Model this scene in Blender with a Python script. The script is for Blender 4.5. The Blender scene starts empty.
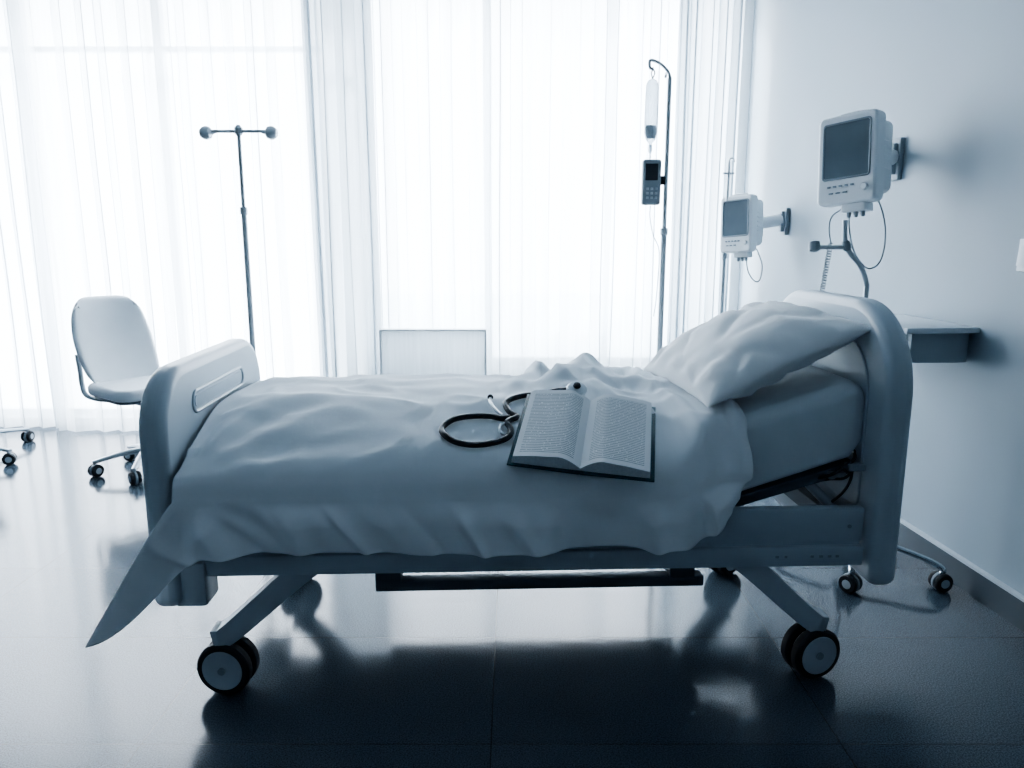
import bpy, bmesh, math, random
from mathutils import Vector, Matrix, noise
from mathutils.bvhtree import BVHTree
random.seed(7)
scene = bpy.context.scene
COL = scene.collection
pi = math.pi

# ------------------------------------------------------------------ colour management
scene.view_settings.view_transform = 'AgX'
try:
    scene.view_settings.look = 'AgX - Medium High Contrast'
except Exception:
    pass
scene.view_settings.exposure = 0.0

# ------------------------------------------------------------------ materials
def new_mat(name):
    m = bpy.data.materials.new(name)
    m.use_nodes = True
    nt = m.node_tree
    for n in list(nt.nodes):
        nt.nodes.remove(n)
    out = nt.nodes.new('ShaderNodeOutputMaterial')
    return m, nt, out

def pmat(name, col, rough=0.5, metal=0.0, var=0.05, scale=12.0, bump=0.0, bscale=60.0, spec=0.5, coat=0.0, sheen=0.0):
    m, nt, out = new_mat(name)
    b = nt.nodes.new('ShaderNodeBsdfPrincipled')
    nt.links.new(b.outputs[0], out.inputs[0])
    tc = nt.nodes.new('ShaderNodeTexCoord')
    nz = nt.nodes.new('ShaderNodeTexNoise')
    nz.inputs['Scale'].default_value = scale
    nz.inputs['Detail'].default_value = 4
    nt.links.new(tc.outputs['Object'], nz.inputs['Vector'])
    rmp = nt.nodes.new('ShaderNodeMapRange')
    rmp.inputs['To Min'].default_value = 1.0 - var
    rmp.inputs['To Max'].default_value = 1.0 + var
    nt.links.new(nz.outputs['Fac'], rmp.inputs['Value'])
    mul = nt.nodes.new('ShaderNodeVectorMath'); mul.operation = 'SCALE'
    mul.inputs[0].default_value = col
    nt.links.new(rmp.outputs[0], mul.inputs['Scale'])
    nt.links.new(mul.outputs[0], b.inputs['Base Color'])
    b.inputs['Roughness'].default_value = rough
    b.inputs['Metallic'].default_value = metal
    b.inputs['Specular IOR Level'].default_value = spec
    b.inputs['Coat Weight'].default_value = coat
    b.inputs['Sheen Weight'].default_value = sheen
    if bump > 0:
        n2 = nt.nodes.new('ShaderNodeTexNoise')
        n2.inputs['Scale'].default_value = bscale
        n2.inputs['Detail'].default_value = 3
        nt.links.new(tc.outputs['Object'], n2.inputs['Vector'])
        bp = nt.nodes.new('ShaderNodeBump')
        bp.inputs['Strength'].default_value = bump
        bp.inputs['Distance'].default_value = 0.01
        nt.links.new(n2.outputs['Fac'], bp.inputs['Height'])
        nt.links.new(bp.outputs[0], b.inputs['Normal'])
    return m

M_plastic = pmat('bed_plastic', (0.53, 0.60, 0.655), 0.34, var=0.03, scale=5, bump=0.03, bscale=200)
M_rail = pmat('bed_rail_paint', (0.46, 0.535, 0.59), 0.35, var=0.03, bump=0.02, bscale=200)
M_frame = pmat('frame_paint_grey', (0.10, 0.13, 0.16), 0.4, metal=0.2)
M_leg = pmat('leg_paint', (0.46, 0.52, 0.57), 0.33, metal=0.2)
M_dark = pmat('dark_plastic', (0.014, 0.020, 0.027), 0.4)
M_rubber = pmat('rubber', (0.012, 0.016, 0.021), 0.6)
M_hub = pmat('wheel_hub', (0.46, 0.52, 0.57), 0.35)
M_chrome = pmat('chrome', (0.62, 0.67, 0.71), 0.25, metal=1.0, var=0.02)
M_satin = pmat('satin_steel', (0.66, 0.70, 0.73), 0.30, metal=0.5, var=0.02)
M_steel = pmat('brushed_steel', (0.52, 0.57, 0.61), 0.38, metal=0.4, var=0.05)
M_white = pmat('device_plastic', (0.82, 0.855, 0.88), 0.4, var=0.02, scale=4)
M_grey = pmat('grey_plastic', (0.27, 0.32, 0.36), 0.45)
M_screen = pmat('screen_glass', (0.12, 0.155, 0.185), 0.22, var=0.35, scale=3, spec=0.7)
M_cloth = pmat('sheet_cotton', (0.85, 0.89, 0.92), 0.85, var=0.015, scale=3, bump=0.12, bscale=11, spec=0.2)
M_mattress = pmat('mattress_cover', (0.70, 0.76, 0.80), 0.8, var=0.03, scale=5, bump=0.22, bscale=12, spec=0.2)
M_pillow = pmat('pillow_cotton', (0.94, 0.955, 0.965), 0.85, var=0.015, scale=4, bump=0.10, bscale=14, spec=0.2)
M_cover = pmat('book_cover_cloth', (0.010, 0.060, 0.080), 0.5, var=0.1, bump=0.1, bscale=300)
M_pageedge = pmat('page_edges', (0.68, 0.73, 0.755), 0.8, var=0.15, scale=150)
M_chair = pmat('chair_fabric', (0.78, 0.82, 0.85), 0.7, bump=0.05, bscale=150)
M_radiator = pmat('radiator_enamel', (0.85, 0.88, 0.90), 0.4)
M_desk = pmat('desk_laminate', (0.74, 0.79, 0.82), 0.4)
M_desk2 = pmat('desk_apron', (0.38, 0.445, 0.49), 0.45)
M_bagfluid = pmat('bag_vinyl', (0.72, 0.77, 0.80), 0.15, coat=0.5)
M_frameW = pmat('window_frame_paint', (0.85, 0.88, 0.90), 0.5)
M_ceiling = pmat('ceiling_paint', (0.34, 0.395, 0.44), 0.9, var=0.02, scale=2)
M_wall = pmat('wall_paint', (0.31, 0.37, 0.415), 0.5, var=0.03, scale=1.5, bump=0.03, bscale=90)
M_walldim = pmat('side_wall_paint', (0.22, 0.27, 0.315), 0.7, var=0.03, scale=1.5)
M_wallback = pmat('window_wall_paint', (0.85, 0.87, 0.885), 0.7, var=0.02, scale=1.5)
M_base = pmat('baseboard_vinyl', (0.05, 0.068, 0.085), 0.4)
M_trimw = pmat('baseboard_top', (0.50, 0.56, 0.60), 0.5)

def floor_mat():
    m, nt, out = new_mat('polished_floor_tile')
    L = nt.links.new
    b = nt.nodes.new('ShaderNodeBsdfPrincipled'); L(b.outputs[0], out.inputs[0])
    tc = nt.nodes.new('ShaderNodeTexCoord')
    mp = nt.nodes.new('ShaderNodeMapping')
    mp.inputs['Location'].default_value = (0.053 + 8.9, -0.14 + 5.2, 0)
    L(tc.outputs['Object'], mp.inputs['Vector'])
    br = nt.nodes.new('ShaderNodeTexBrick')
    br.offset = 0.0
    br.inputs['Scale'].default_value = 1.0
    br.inputs['Brick Width'].default_value = 0.89
    br.inputs['Row Height'].default_value = 0.52
    br.inputs['Mortar Size'].default_value = 0.0018
    br.inputs['Mortar Smooth'].default_value = 0.3
    br.inputs['Bias'].default_value = 0.0
    br.inputs['Color1'].default_value = (0.056, 0.078, 0.100, 1)
    br.inputs['Color2'].default_value = (0.063, 0.086, 0.109, 1)
    br.inputs['Mortar'].default_value = (0.020, 0.029, 0.039, 1)
    L(mp.outputs[0], br.inputs['Vector'])
    nz = nt.nodes.new('ShaderNodeTexNoise'); nz.inputs['Scale'].default_value = 260; nz.inputs['Detail'].default_value = 2
    L(tc.outputs['Object'], nz.inputs['Vector'])
    mr = nt.nodes.new('ShaderNodeMapRange')
    mr.inputs['From Min'].default_value = 0.35; mr.inputs['From Max'].default_value = 0.65
    mr.inputs['To Min'].default_value = 0.6; mr.inputs['To Max'].default_value = 1.45
    L(nz.outputs['Fac'], mr.inputs['Value'])
    sc = nt.nodes.new('ShaderNodeVectorMath'); sc.operation = 'SCALE'
    L(br.outputs['Color'], sc.inputs[0]); L(mr.outputs[0], sc.inputs['Scale'])
    L(sc.outputs[0], b.inputs['Base Color'])
    n2 = nt.nodes.new('ShaderNodeTexNoise'); n2.inputs['Scale'].default_value = 3.0
    L(tc.outputs['Object'], n2.inputs['Vector'])
    m2 = nt.nodes.new('ShaderNodeMapRange')
    m2.inputs['To Min'].default_value = 0.10; m2.inputs['To Max'].default_value = 0.17
    L(n2.outputs['Fac'], m2.inputs['Value']); 
    ad = nt.nodes.new('ShaderNodeMath'); ad.operation = 'MULTIPLY_ADD'; ad.inputs[1].default_value = 0.05
    L(br.outputs['Fac'], ad.inputs[0]); L(m2.outputs[0], ad.inputs[2])
    L(ad.outputs[0], b.inputs['Roughness'])
    b.inputs['Specular IOR Level'].default_value = 0.75
    bp = nt.nodes.new('ShaderNodeBump'); bp.inputs['Strength'].default_value = 0.04; bp.inputs['Distance'].default_value = 0.01
    n3 = nt.nodes.new('ShaderNodeTexNoise'); n3.inputs['Scale'].default_value = 14
    L(tc.outputs['Object'], n3.inputs['Vector']); L(n3.outputs['Fac'], bp.inputs['Height'])
    L(bp.outputs[0], b.inputs['Normal'])
    return m
M_floor = floor_mat()

def sheer_mat(name, t_face, t_edge, col, trans):
    m, nt, out = new_mat(name)
    L = nt.links.new
    tp = nt.nodes.new('ShaderNodeBsdfTransparent'); tp.inputs[0].default_value = (0.98, 0.99, 1, 1)
    tl = nt.nodes.new('ShaderNodeBsdfTranslucent')
    df = nt.nodes.new('ShaderNodeBsdfDiffuse')
    tc = nt.nodes.new('ShaderNodeTexCoord')
    wv = nt.nodes.new('ShaderNodeTexNoise'); wv.inputs['Scale'].default_value = 7
    mp = nt.nodes.new('ShaderNodeMapping'); mp.inputs['Scale'].default_value = (9, 1, 0.4)
    L(tc.outputs['Object'], mp.inputs[0]); L(mp.outputs[0], wv.inputs['Vector'])
    mr0 = nt.nodes.new('ShaderNodeMapRange'); mr0.inputs['To Min'].default_value = 0.84; mr0.inputs['To Max'].default_value = 1.06
    L(wv.outputs['Fac'], mr0.inputs['Value'])
    sc = nt.nodes.new('ShaderNodeVectorMath'); sc.operation = 'SCALE'; sc.inputs[0].default_value = col
    L(mr0.outputs[0], sc.inputs['Scale'])
    L(sc.outputs[0], tl.inputs[0]); L(sc.outputs[0], df.inputs[0])
    mx = nt.nodes.new('ShaderNodeMixShader'); mx.inputs[0].default_value = trans
    L(df.outputs[0], mx.inputs[1]); L(tl.outputs[0], mx.inputs[2])
    lw = nt.nodes.new('ShaderNodeLayerWeight'); lw.inputs['Blend'].default_value = 0.5
    mr = nt.nodes.new('ShaderNodeMapRange')
    mr.inputs['To Min'].default_value = t_face; mr.inputs['To Max'].default_value = t_edge
    L(lw.outputs['Facing'], mr.inputs['Value'])
    m2 = nt.nodes.new('ShaderNodeMixShader')
    L(mr.outputs[0], m2.inputs[0]); L(mx.outputs[0], m2.inputs[1]); L(tp.outputs[0], m2.inputs[2])
    L(m2.outputs[0], out.inputs[0])
    return m
M_sheer = sheer_mat('sheer_voile', 0.34, 0.0, (0.88, 0.92, 0.95), 0.62)
M_drape = sheer_mat('dense_drape', 0.08, 0.0, (0.78, 0.84, 0.88), 0.56)
M_radpanel = sheer_mat('radiator_added_glow', 0.05, 0.0, (0.90, 0.93, 0.95), 0.60)  # radiator front made translucent so added light from behind brightens it

def glass_mat(name, frosted=0.0):
    m, nt, out = new_mat(name)
    L = nt.links.new
    tp = nt.nodes.new('ShaderNodeBsdfTransparent'); tp.inputs[0].default_value = (0.97, 0.98, 1, 1)
    gl = nt.nodes.new('ShaderNodeBsdfGlossy'); gl.inputs['Roughness'].default_value = 0.05
    mx = nt.nodes.new('ShaderNodeMixShader'); mx.inputs[0].default_value = 0.05
    L(tp.outputs[0], mx.inputs[1]); L(gl.outputs[0], mx.inputs[2])
    if frosted:
        tl = nt.nodes.new('ShaderNodeBsdfTranslucent'); tl.inputs[0].default_value = (0.80, 0.84, 0.87, 1)
        m3 = nt.nodes.new('ShaderNodeMixShader'); m3.inputs[0].default_value = frosted
        L(mx.outputs[0], m3.inputs[1]); L(tl.outputs[0], m3.inputs[2]); L(m3.outputs[0], out.inputs[0])
    else:
        L(mx.outputs[0], out.inputs[0])
    return m
M_glass = glass_mat('window_glass')
M_addpane = glass_mat('added_pane_glass', 0.85)

def clear_mat():
    m, nt, out = new_mat('clear_vinyl')
    L = nt.links.new
    tp = nt.nodes.new('ShaderNodeBsdfTransparent'); tp.inputs[0].default_value = (0.80, 0.85, 0.89, 1)
    b = nt.nodes.new('ShaderNodeBsdfPrincipled'); b.inputs['Base Color'].default_value = (0.6, 0.66, 0.7, 1); b.inputs['Roughness'].default_value = 0.2
    lw = nt.nodes.new('ShaderNodeLayerWeight'); lw.inputs['Blend'].default_value = 0.4
    mr = nt.nodes.new('ShaderNodeMapRange'); mr.inputs['To Min'].default_value = 0.30; mr.inputs['To Max'].default_value = 1.0
    L(lw.outputs['Facing'], mr.inputs['Value'])
    mx = nt.nodes.new('ShaderNodeMixShader')
    L(mr.outputs[0], mx.inputs[0]); L(tp.outputs[0], mx.inputs[1]); L(b.outputs[0], mx.inputs[2]); L(mx.outputs[0], out.inputs[0])
    return m
M_clear = clear_mat()

def page_mat():
    m, nt, out = new_mat('printed_page')
    L = nt.links.new
    N = nt.nodes.new
    b = N('ShaderNodeBsdfPrincipled'); L(b.outputs[0], out.inputs[0]); b.inputs['Roughness'].default_value = 0.8
    b.inputs['Specular IOR Level'].default_value = 0.2
    tc = N('ShaderNodeTexCoord'); sp = N('ShaderNodeSeparateXYZ'); L(tc.outputs['Object'], sp.inputs[0])
    def math_(op, a, bb=None, c=None):
        n = N('ShaderNodeMath'); n.operation = op
        for i, v in enumerate((a, bb, c)):
            if v is None: continue
            if isinstance(v, (int, float)): n.inputs[i].default_value = v
            else: L(v, n.inputs[i])
        return n.outputs[0]
    F = 128.0
    fy = math_('FRACT', math_('MULTIPLY', sp.outputs['Y'], F))
    line = math_('LESS_THAN', fy, 0.44)
    ax = math_('ABSOLUTE', sp.outputs['X'])
    inx = math_('MULTIPLY', math_('GREATER_THAN', ax, 0.020), math_('LESS_THAN', ax, 0.163))
    ay = math_('ABSOLUTE', sp.outputs['Y'])
    iny = math_('LESS_THAN', ay, 0.150)
    row = math_('FLOOR', math_('MULTIPLY', sp.outputs['Y'], F))
    cmb = N('ShaderNodeCombineXYZ')
    L(math_('MULTIPLY', sp.outputs['X'], 230.0), cmb.inputs[0]); L(math_('MULTIPLY', row, 7.31), cmb.inputs[1])
    nz = N('ShaderNodeTexNoise'); nz.inputs['Scale'].default_value = 1.0; nz.inputs['Detail'].default_value = 1
    L(cmb.outputs[0], nz.inputs['Vector'])
    word = math_('GREATER_THAN', nz.outputs['Fac'], 0.36)
    c2 = N('ShaderNodeCombineXYZ'); L(math_('MULTIPLY', row, 3.17), c2.inputs[1]); L(math_('SIGN', sp.outputs['X']), c2.inputs[0])
    n2 = N('ShaderNodeTexNoise'); n2.inputs['Scale'].default_value = 1.0; L(c2.outputs[0], n2.inputs['Vector'])
    para = math_('GREATER_THAN', n2.outputs['Fac'], 0.30)
    mask = math_('MULTIPLY', math_('MULTIPLY', line, inx), math_('MULTIPLY', iny, math_('MULTIPLY', word, para)))
    mix = N('ShaderNodeMix'); mix.data_type = 'RGBA'
    L(math_('MULTIPLY', mask, 0.55), mix.inputs[0])
    mix.inputs[6].default_value = (0.90, 0.92, 0.935, 1); mix.inputs[7].default_value = (0.08, 0.11, 0.13, 1)
    L(mix.outputs[2], b.inputs['Base Color'])
    return m
M_page = page_mat()

# ------------------------------------------------------------------ mesh builder
def catmull(pts, n=8, closed=False):
    P = [Vector(p) for p in pts]
    if len(P) < 3: return P
    res = []
    N = len(P)
    rng = range(N) if closed else range(N - 1)
    for i in rng:
        if closed:
            p0, p1, p2, p3 = P[(i - 1) % N], P[i], P[(i + 1) % N], P[(i + 2) % N]
        else:
            p0 = P[i - 1] if i > 0 else P[0] * 2 - P[1]
            p1, p2 = P[i], P[i + 1]
            p3 = P[i + 2] if i + 2 < N else P[-1] * 2 - P[-2]
        for k in range(n):
            t = k / n
            res.append(0.5 * ((2 * p1) + (-p0 + p2) * t + (2 * p0 - 5 * p1 + 4 * p2 - p3) * t * t + (-p0 + 3 * p1 - 3 * p2 + p3) * t ** 3))
    if not closed: res.append(P[-1].copy())
    return res

def rrect(a0, a1, b0, b1, radii, n=8):
    bl, br, tr, tl = radii if isinstance(radii, (list, tuple)) else (radii,) * 4
    out = []
    for (cx, cy, r, s) in ((a0 + bl, b0 + bl, bl, pi), (a1 - br, b0 + br, br, 1.5 * pi), (a1 - tr, b1 - tr, tr, 0), (a0 + tl, b1 - tl, tl, 0.5 * pi)):
        for k in range(n + 1):
            a = s + 0.5 * pi * k / n
            out.append((cx + r * math.cos(a), cy + r * math.sin(a)))
    return out

def smooth(a, b, x):
    t = max(0.0, min(1.0, (x - a) / (b - a)))
    return t * t * (3 - 2 * t)

class MB:
    def __init__(s):
        s.v = []; s.f = []; s.m = []
    def add(s, vs, fs, m=0):
        o = len(s.v)
        s.v += [Vector(v) for v in vs]
        for f in fs:
            s.f.append([i + o for i in f]); s.m.append(m)
        return s
    def box(s, c, size, rot=None, m=0, bev=0.0, seg=2):
        bm = bmesh.new()
        bmesh.ops.create_cube(bm, size=1.0)
        for v in bm.verts:
            v.co = Vector((v.co.x * size[0], v.co.y * size[1], v.co.z * size[2]))
        if bev > 0:
            bmesh.ops.bevel(bm, geom=bm.edges[:], offset=bev, segments=seg, profile=0.5, affect='EDGES')
        R = rot.to_4x4() if rot is not None else Matrix.Identity(4)
        T = Matrix.Translation(Vector(c)) @ R
        bm.verts.ensure_lookup_table()
        for i, v in enumerate(bm.verts): v.index = i
        s.add([T @ v.co for v in bm.verts], [[v.index for v in f.verts] for f in bm.faces], m)
        bm.free()
        return s
    def tube(s, pts, r, n=12, sm=0, m=0, closed=False, flat=1.0):
        P = catmull(pts, sm, closed) if sm else [Vector(p) for p in pts]
        K = len(P)
        rs = r if isinstance(r, (list, tuple)) else None
        rings = []
        up = None
        for i in range(K):
            if closed: t = (P[(i + 1) % K] - P[i - 1]).normalized()
            else: t = (P[min(i + 1, K - 1)] - P[max(i - 1, 0)]).normalized()
            if up is None:
                a = Vector((0, 0, 1)) if abs(t.z) < 0.9 else Vector((1, 0, 0))
                up = (a - t * a.dot(t)).normalized()
            else:
                up = (up - t * up.dot(t)).normalized()
            sd = t.cross(up)
            if rs:
                q = i / (K - 1) * (len(rs) - 1); j = min(int(q), len(rs) - 2); rad = rs[j] + (rs[j + 1] - rs[j]) * (q - j)
            else: rad = r
            rings.append([P[i] + (up * math.cos(2 * pi * k / n) * flat + sd * math.sin(2 * pi * k / n)) * rad for k in range(n)])
        vs = [v for rg in rings for v in rg]; fs = []
        for i in range(K if closed else K - 1):
            j = (i + 1) % K
            for k in range(n):
                k2 = (k + 1) % n
                fs.append([i * n + k, i * n + k2, j * n + k2, j * n + k])
        if not closed:
            fs.append(list(range(n))[::-1]); fs.append([(K - 1) * n + k for k in range(n)])
        return s.add(vs, fs, m)
    def lathe(s, prof, T=None, n=24, m=0):
        T = T or Matrix.Identity(4)
        vs = []; fs = []
        for (r, z) in prof:
            for k in range(n):
                a = 2 * pi * k / n
                vs.append(T @ Vector((r * math.cos(a), r * math.sin(a), z)))
        for i in range(len(prof) - 1):
            for k in range(n):
                k2 = (k + 1) % n
                fs.append([i * n + k, i * n + k2, (i + 1) * n + k2, (i + 1) * n + k])
        fs.append(list(range(n))[::-1]); fs.append([(len(prof) - 1) * n + k for k in range(n)])
        return s.add(vs, fs, m)
    def prism(s, outline, d0, d1, fn, m=0):
        n = len(outline)
        vs = [fn(a, b, d0) for a, b in outline] + [fn(a, b, d1) for a, b in outline]
        fs = [list(range(n))[::-1], [n + i for i in range(n)]]
        for i in range(n):
            j = (i + 1) % n
            fs.append([i, j, n + j, n + i])
        return s.add(vs, fs, m)
    def build(s, name, mats, parent=None, M=None, ang=35, bevel=0.0, seg=3, flat=False, label=None):
        me = bpy.data.meshes.new(name)
        me.from_pydata([tuple(v) for v in s.v], [], s.f)
        if not isinstance(mats, (list, tuple)): mats = [mats]
        for mt in mats: me.materials.append(mt)
        for p, i in zip(me.polygons, s.m): p.material_index = i
        bm = bmesh.new(); bm.from_mesh(me)
        bmesh.ops.recalc_face_normals(bm, faces=bm.faces[:])
        bm.to_mesh(me); bm.free()
        ob = bpy.data.objects.new(name, me)
        COL.objects.link(ob)
        if parent: ob.parent = parent
        if M is not None: ob.matrix_world = M if parent is None else ob.matrix_world
        if bevel > 0:
            md = ob.modifiers.new('bevel', 'BEVEL'); md.width = bevel; md.segments = seg; md.limit_method = 'ANGLE'; md.angle_limit = math.radians(40)
            md.harden_normals = False
        if not flat:
            me.polygons.foreach_set('use_smooth', [True] * len(me.polygons))
            me.set_sharp_from_angle(angle=math.radians(ang))
        if label: ob['label'] = label
        return ob

def root(name, M, label, cat, group=None):
    e = bpy.data.objects.new(name, None)
    e.empty_display_size = 0.1
    COL.objects.link(e)
    e.matrix_world = M
    e['label'] = label; e['category'] = cat
    if group: e['group'] = group
    return e
def tag(ob, label, cat, group=None):
    ob['label'] = label; ob['category'] = cat
    if group: ob['group'] = group
    return ob
def T3(x, y, z=0): return Matrix.Translation((x, y, z))
def RZ(a): return Matrix.Rotation(math.radians(a), 4, 'Z')
def axisM(c, d):
    return Matrix.Translation(Vector(c)) @ Vector(d).to_track_quat('Z', 'Y').to_matrix().to_4x4()

# ------------------------------------------------------------------ room
WY = 5.02
SLP = 0.066
def XW(y): return 1.69 - SLP * (y - 2.24)
WALLANG = math.degrees(math.atan(SLP))
H = 2.95
def struct(ob):
    ob['kind'] = 'structure'; return ob
struct(MB().box((-1.2, 1.8, -0.05), (6.8, 7.2, 0.1)).build('floor', M_floor, flat=True))
struct(MB().box((-1.2, 1.8, H + 0.05), (6.8, 7.2, 0.1)).build('ceiling', M_ceiling, flat=True))
W1 = (-4.1, -1.16, 0.06, 2.80)
W2 = (-0.96, 1.44, 0.42, 2.80)  # openings widened behind the drapes, this one also lowered, for added backlight
wb = MB()
def wbox(x0, x1, z0, z1, mb=wb, y0=WY, y1=WY + 0.2, m=0):
    mb.box(((x0 + x1) / 2, (y0 + y1) / 2, (z0 + z1) / 2), (x1 - x0, y1 - y0, z1 - z0), m=m)
wbox(-4.6, W1[0], 0, H); wbox(W1[0], W1[1], 0, W1[2]); wbox(W1[0], W1[1], W1[3], H)
wbox(W1[1], W2[0], 0, H); wbox(W2[0], W2[1], 0, W2[2]); wbox(W2[0], W2[1], W2[3], H); wbox(W2[1], 1.75, 0, H)
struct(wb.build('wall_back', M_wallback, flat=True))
def window(name, W, mull, trans, add_top=None):
    mb = MB(); y0, y1 = WY + 0.06, WY + 0.12; t = 0.045
    wbox(W[0], W[0] + t, W[2], W[3], mb, y0, y1); wbox(W[1] - t, W[1], W[2], W[3], mb, y0, y1)
    wbox(W[0] + t, W[1] - t, W[2], W[2] + t, mb, y0, y1); wbox(W[0] + t, W[1] - t, W[3] - t, W[3], mb, y0, y1)
    for x in mull: wbox(x - 0.025, x + 0.025, W[2] + t, W[3] - t, mb, y0, y1)
    for z in trans: wbox(W[0] + t, W[1] - t, z - 0.016, z + 0.016, mb, y0 + 0.005, y1 - 0.005)
    ob = struct(mb.build(name, M_frameW, flat=True))
    zs = add_top if add_top else W[2] + t
    g = MB(); wbox(W[0] + t, W[1] - t, zs, W[3] - t, g, WY + 0.088, WY + 0.092)
    g.build('glass_pane', M_glass, parent=ob, flat=True)
    if add_top:
        g = MB(); wbox(W[0] + t, W[1] - t, W[2] + t, zs, g, WY + 0.088, WY + 0.092)
        g.build('added_light_pane', M_addpane, parent=ob, flat=True)  # pane added below the real sill so daylight brightens the lower curtain
window('window_1', W1, (-3.15, -2.25), (2.45,))
window('window_2', W2, (-0.16,), (), 0.90)
sb = MB(); wbox(W2[0] - 0.04, W2[1] + 0.02, W2[2] - 0.03, W2[2], sb, WY - 0.03, WY + 0.06)
struct(sb.build('trim_1', M_frameW, bevel=0.005))
def wallR_M(y, z=0): return T3(XW(y), y, z) @ RZ(WALLANG)
mb = MB(); mb.box((0.06, 0, H / 2), (0.12, 7.6, H))
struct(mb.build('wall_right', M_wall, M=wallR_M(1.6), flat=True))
mb = MB(); mb.box((-0.009, 0, 0.05), (0.018, 6.7, 0.10)); mb.box((-0.011, 0, 0.104), (0.022, 6.7, 0.008), m=1)
struct(mb.build('baseboard_right', [M_base, M_trimw], M=wallR_M(1.62), flat=True))
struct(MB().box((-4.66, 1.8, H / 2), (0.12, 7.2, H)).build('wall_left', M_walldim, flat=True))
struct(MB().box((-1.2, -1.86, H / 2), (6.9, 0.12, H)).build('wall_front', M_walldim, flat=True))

# ------------------------------------------------------------------ curtains
def curtain(x0, x1, y, mat, label, folds, amp, seed, z0=0.015, z1=2.88):
    nx = int(folds * 16); nz = 26
    ph = [0.0]
    for i in range(nx):
        ph.append(ph[-1] + (2 * pi / 16) * (0.65 + 0.8 * noise.noise(Vector((i * 0.045, seed * 3.1, 0))) + 0.4))
    vs = []; fs = []
    for j in range(nz + 1):
        h = j / nz
        z = z0 + (z1 - z0) * h
        for i in range(nx + 1):
            a = i / nx
            x = x0 + (x1 - x0) * a
            w = math.sin(ph[i]); w = math.copysign(abs(w) ** 0.8, w)
            am = amp * (0.75 + 0.5 * noise.noise(Vector((a * 9, seed, 1.3)))) * (1.0 - 0.25 * h)
            yy = y + am * w + 0.012 * noise.noise(Vector((a * 5, h * 2.0, seed))) + 0.008 * noise.noise(Vector((a * 30, h * 3.0, seed)))
            xx = x + amp * 0.35 * math.sin(2 * ph[i]) + 0.03 * noise.noise(Vector((a * 4, h * 1.5, seed + 9))) * (1 - h)
            vs.append((xx, yy, z))
    for j in range(nz):
        for i in range(nx):
            o = j * (nx + 1) + i
            fs.append([o, o + 1, o + nx + 2, o + nx + 1])
    m = MB(); m.add(vs, fs)
    ob = m.build('curtain', mat, ang=180)
    tag(ob, label, 'curtain', 'curtains on the window wall')
    return ob
SH = 'sheer white floor-length curtain glowing with daylight'
YA, YB = 4.82, 4.92
curtain(-4.25, -2.97, YB, M_sheer, SH, 11, 0.042, 1)
curtain(-3.0, -2.06, YA, M_sheer, SH, 7, 0.042, 2)
curtain(-2.10, -1.22, YB, M_sheer, SH, 6, 0.040, 3)
curtain(-1.26, -0.86, YA, M_drape, 'gathered denser white drape hanging between the two windows', 5, 0.042, 4)
curtain(-0.88, -0.13, YB, M_sheer, SH, 5, 0.040, 5)
curtain(-0.16, 0.62, YA, M_sheer, SH, 6, 0.042, 6)
curtain(0.58, 1.10, YB, M_sheer, SH, 4.5, 0.040, 7)
curtain(1.00, 1.385, YA, M_drape, 'gathered denser white drape beside the wall corner', 4.5, 0.040, 8)
mb = MB()
mb.tube([(-4.5, 4.87, 2.90), (1.40, 4.87, 2.90)], 0.012, 10)
for x in (-4.4, -3.0, -1.2, 0.2, 1.36): mb.box((x, 4.945, 2.905), (0.02, 0.15, 0.015))
tag(mb.build('curtain_rod', M_steel), 'slim metal curtain rod above the windows', 'curtain rod')

# ------------------------------------------------------------------ radiator
r0 = root('radiator', T3(-0.49, 4.64, 0), 'white flat panel radiator standing below the window', 'radiator')
mb = MB(); mb.box((0, -0.02, 0.40), (0.64, 0.006, 0.60), bev=0.002)
mb.build('radiator_panel', M_radpanel, r0)
mb = MB(); mb.box((0, 0.0, 0.708), (0.66, 0.07, 0.012), bev=0.004)
for sx in (-1, 1): mb.box((sx * 0.326, 0, 0.40), (0.012, 0.070, 0.61), bev=0.003)
mb.box((0, 0, 0.10), (0.66, 0.07, 0.012), bev=0.003)
mb.build('radiator_casing', M_radiator, r0)
for sx in (-0.24, 0.24):
    mb = MB(); mb.box((sx, 0, 0.05), (0.03, 0.05, 0.10)); mb.box((sx, 0, 0.006), (0.06, 0.08, 0.012), bev=0.003)
    mb.build('foot', M_radiator, r0)

# ------------------------------------------------------------------ hospital bed
BEDM = T3(0.045, 1.957, 0) @ RZ(2.3)
bed = root('hospital_bed', BEDM, 'pale grey adjustable hospital bed on large twin casters', 'hospital bed')

def board(name, x0, x1, top, bot, rtop):
    y0, y1 = -0.045, 0.835
    mb = MB()
    o = rrect(y0, y1, bot, top, (0.035, 0.035, rtop, rtop), 14)
    mb.prism(o, x0, x1, lambda a, b, d: Vector((d, a, b)))
    ob = mb.build(name, M_plastic, bed)
    md = ob.modifiers.new('bevel', 'BEVEL'); md.width = 0.026; md.segments = 5; md.limit_method = 'ANGLE'; md.angle_limit = math.radians(50)
    me = ob.data
    me.polygons.foreach_set('use_smooth', [True] * len(me.polygons)); me.set_sharp_from_angle(angle=math.radians(60))
    return ob
FX0, FX1 = -1.018, -0.945
fb = board('footboard', FX0, FX1, 0.922, 0.275, 0.17)
hb = board('headboard', 0.957, 1.032, 1.092, 0.30, 0.25)
mb = MB(); o = rrect(0.06, 0.73, 0.50, 0.985, (0.03, 0.03, 0.16, 0.16), 8)
mb.prism(o, 0.951, 0.959, lambda a, b, d: Vector((d, a, b)))
mb.build('headboard_panel', M_rail, hb, bevel=0.003)
mb = MB()
o = rrect(0.16, 0.61, 0.775, 0.835, 0.029, 10)
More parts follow.
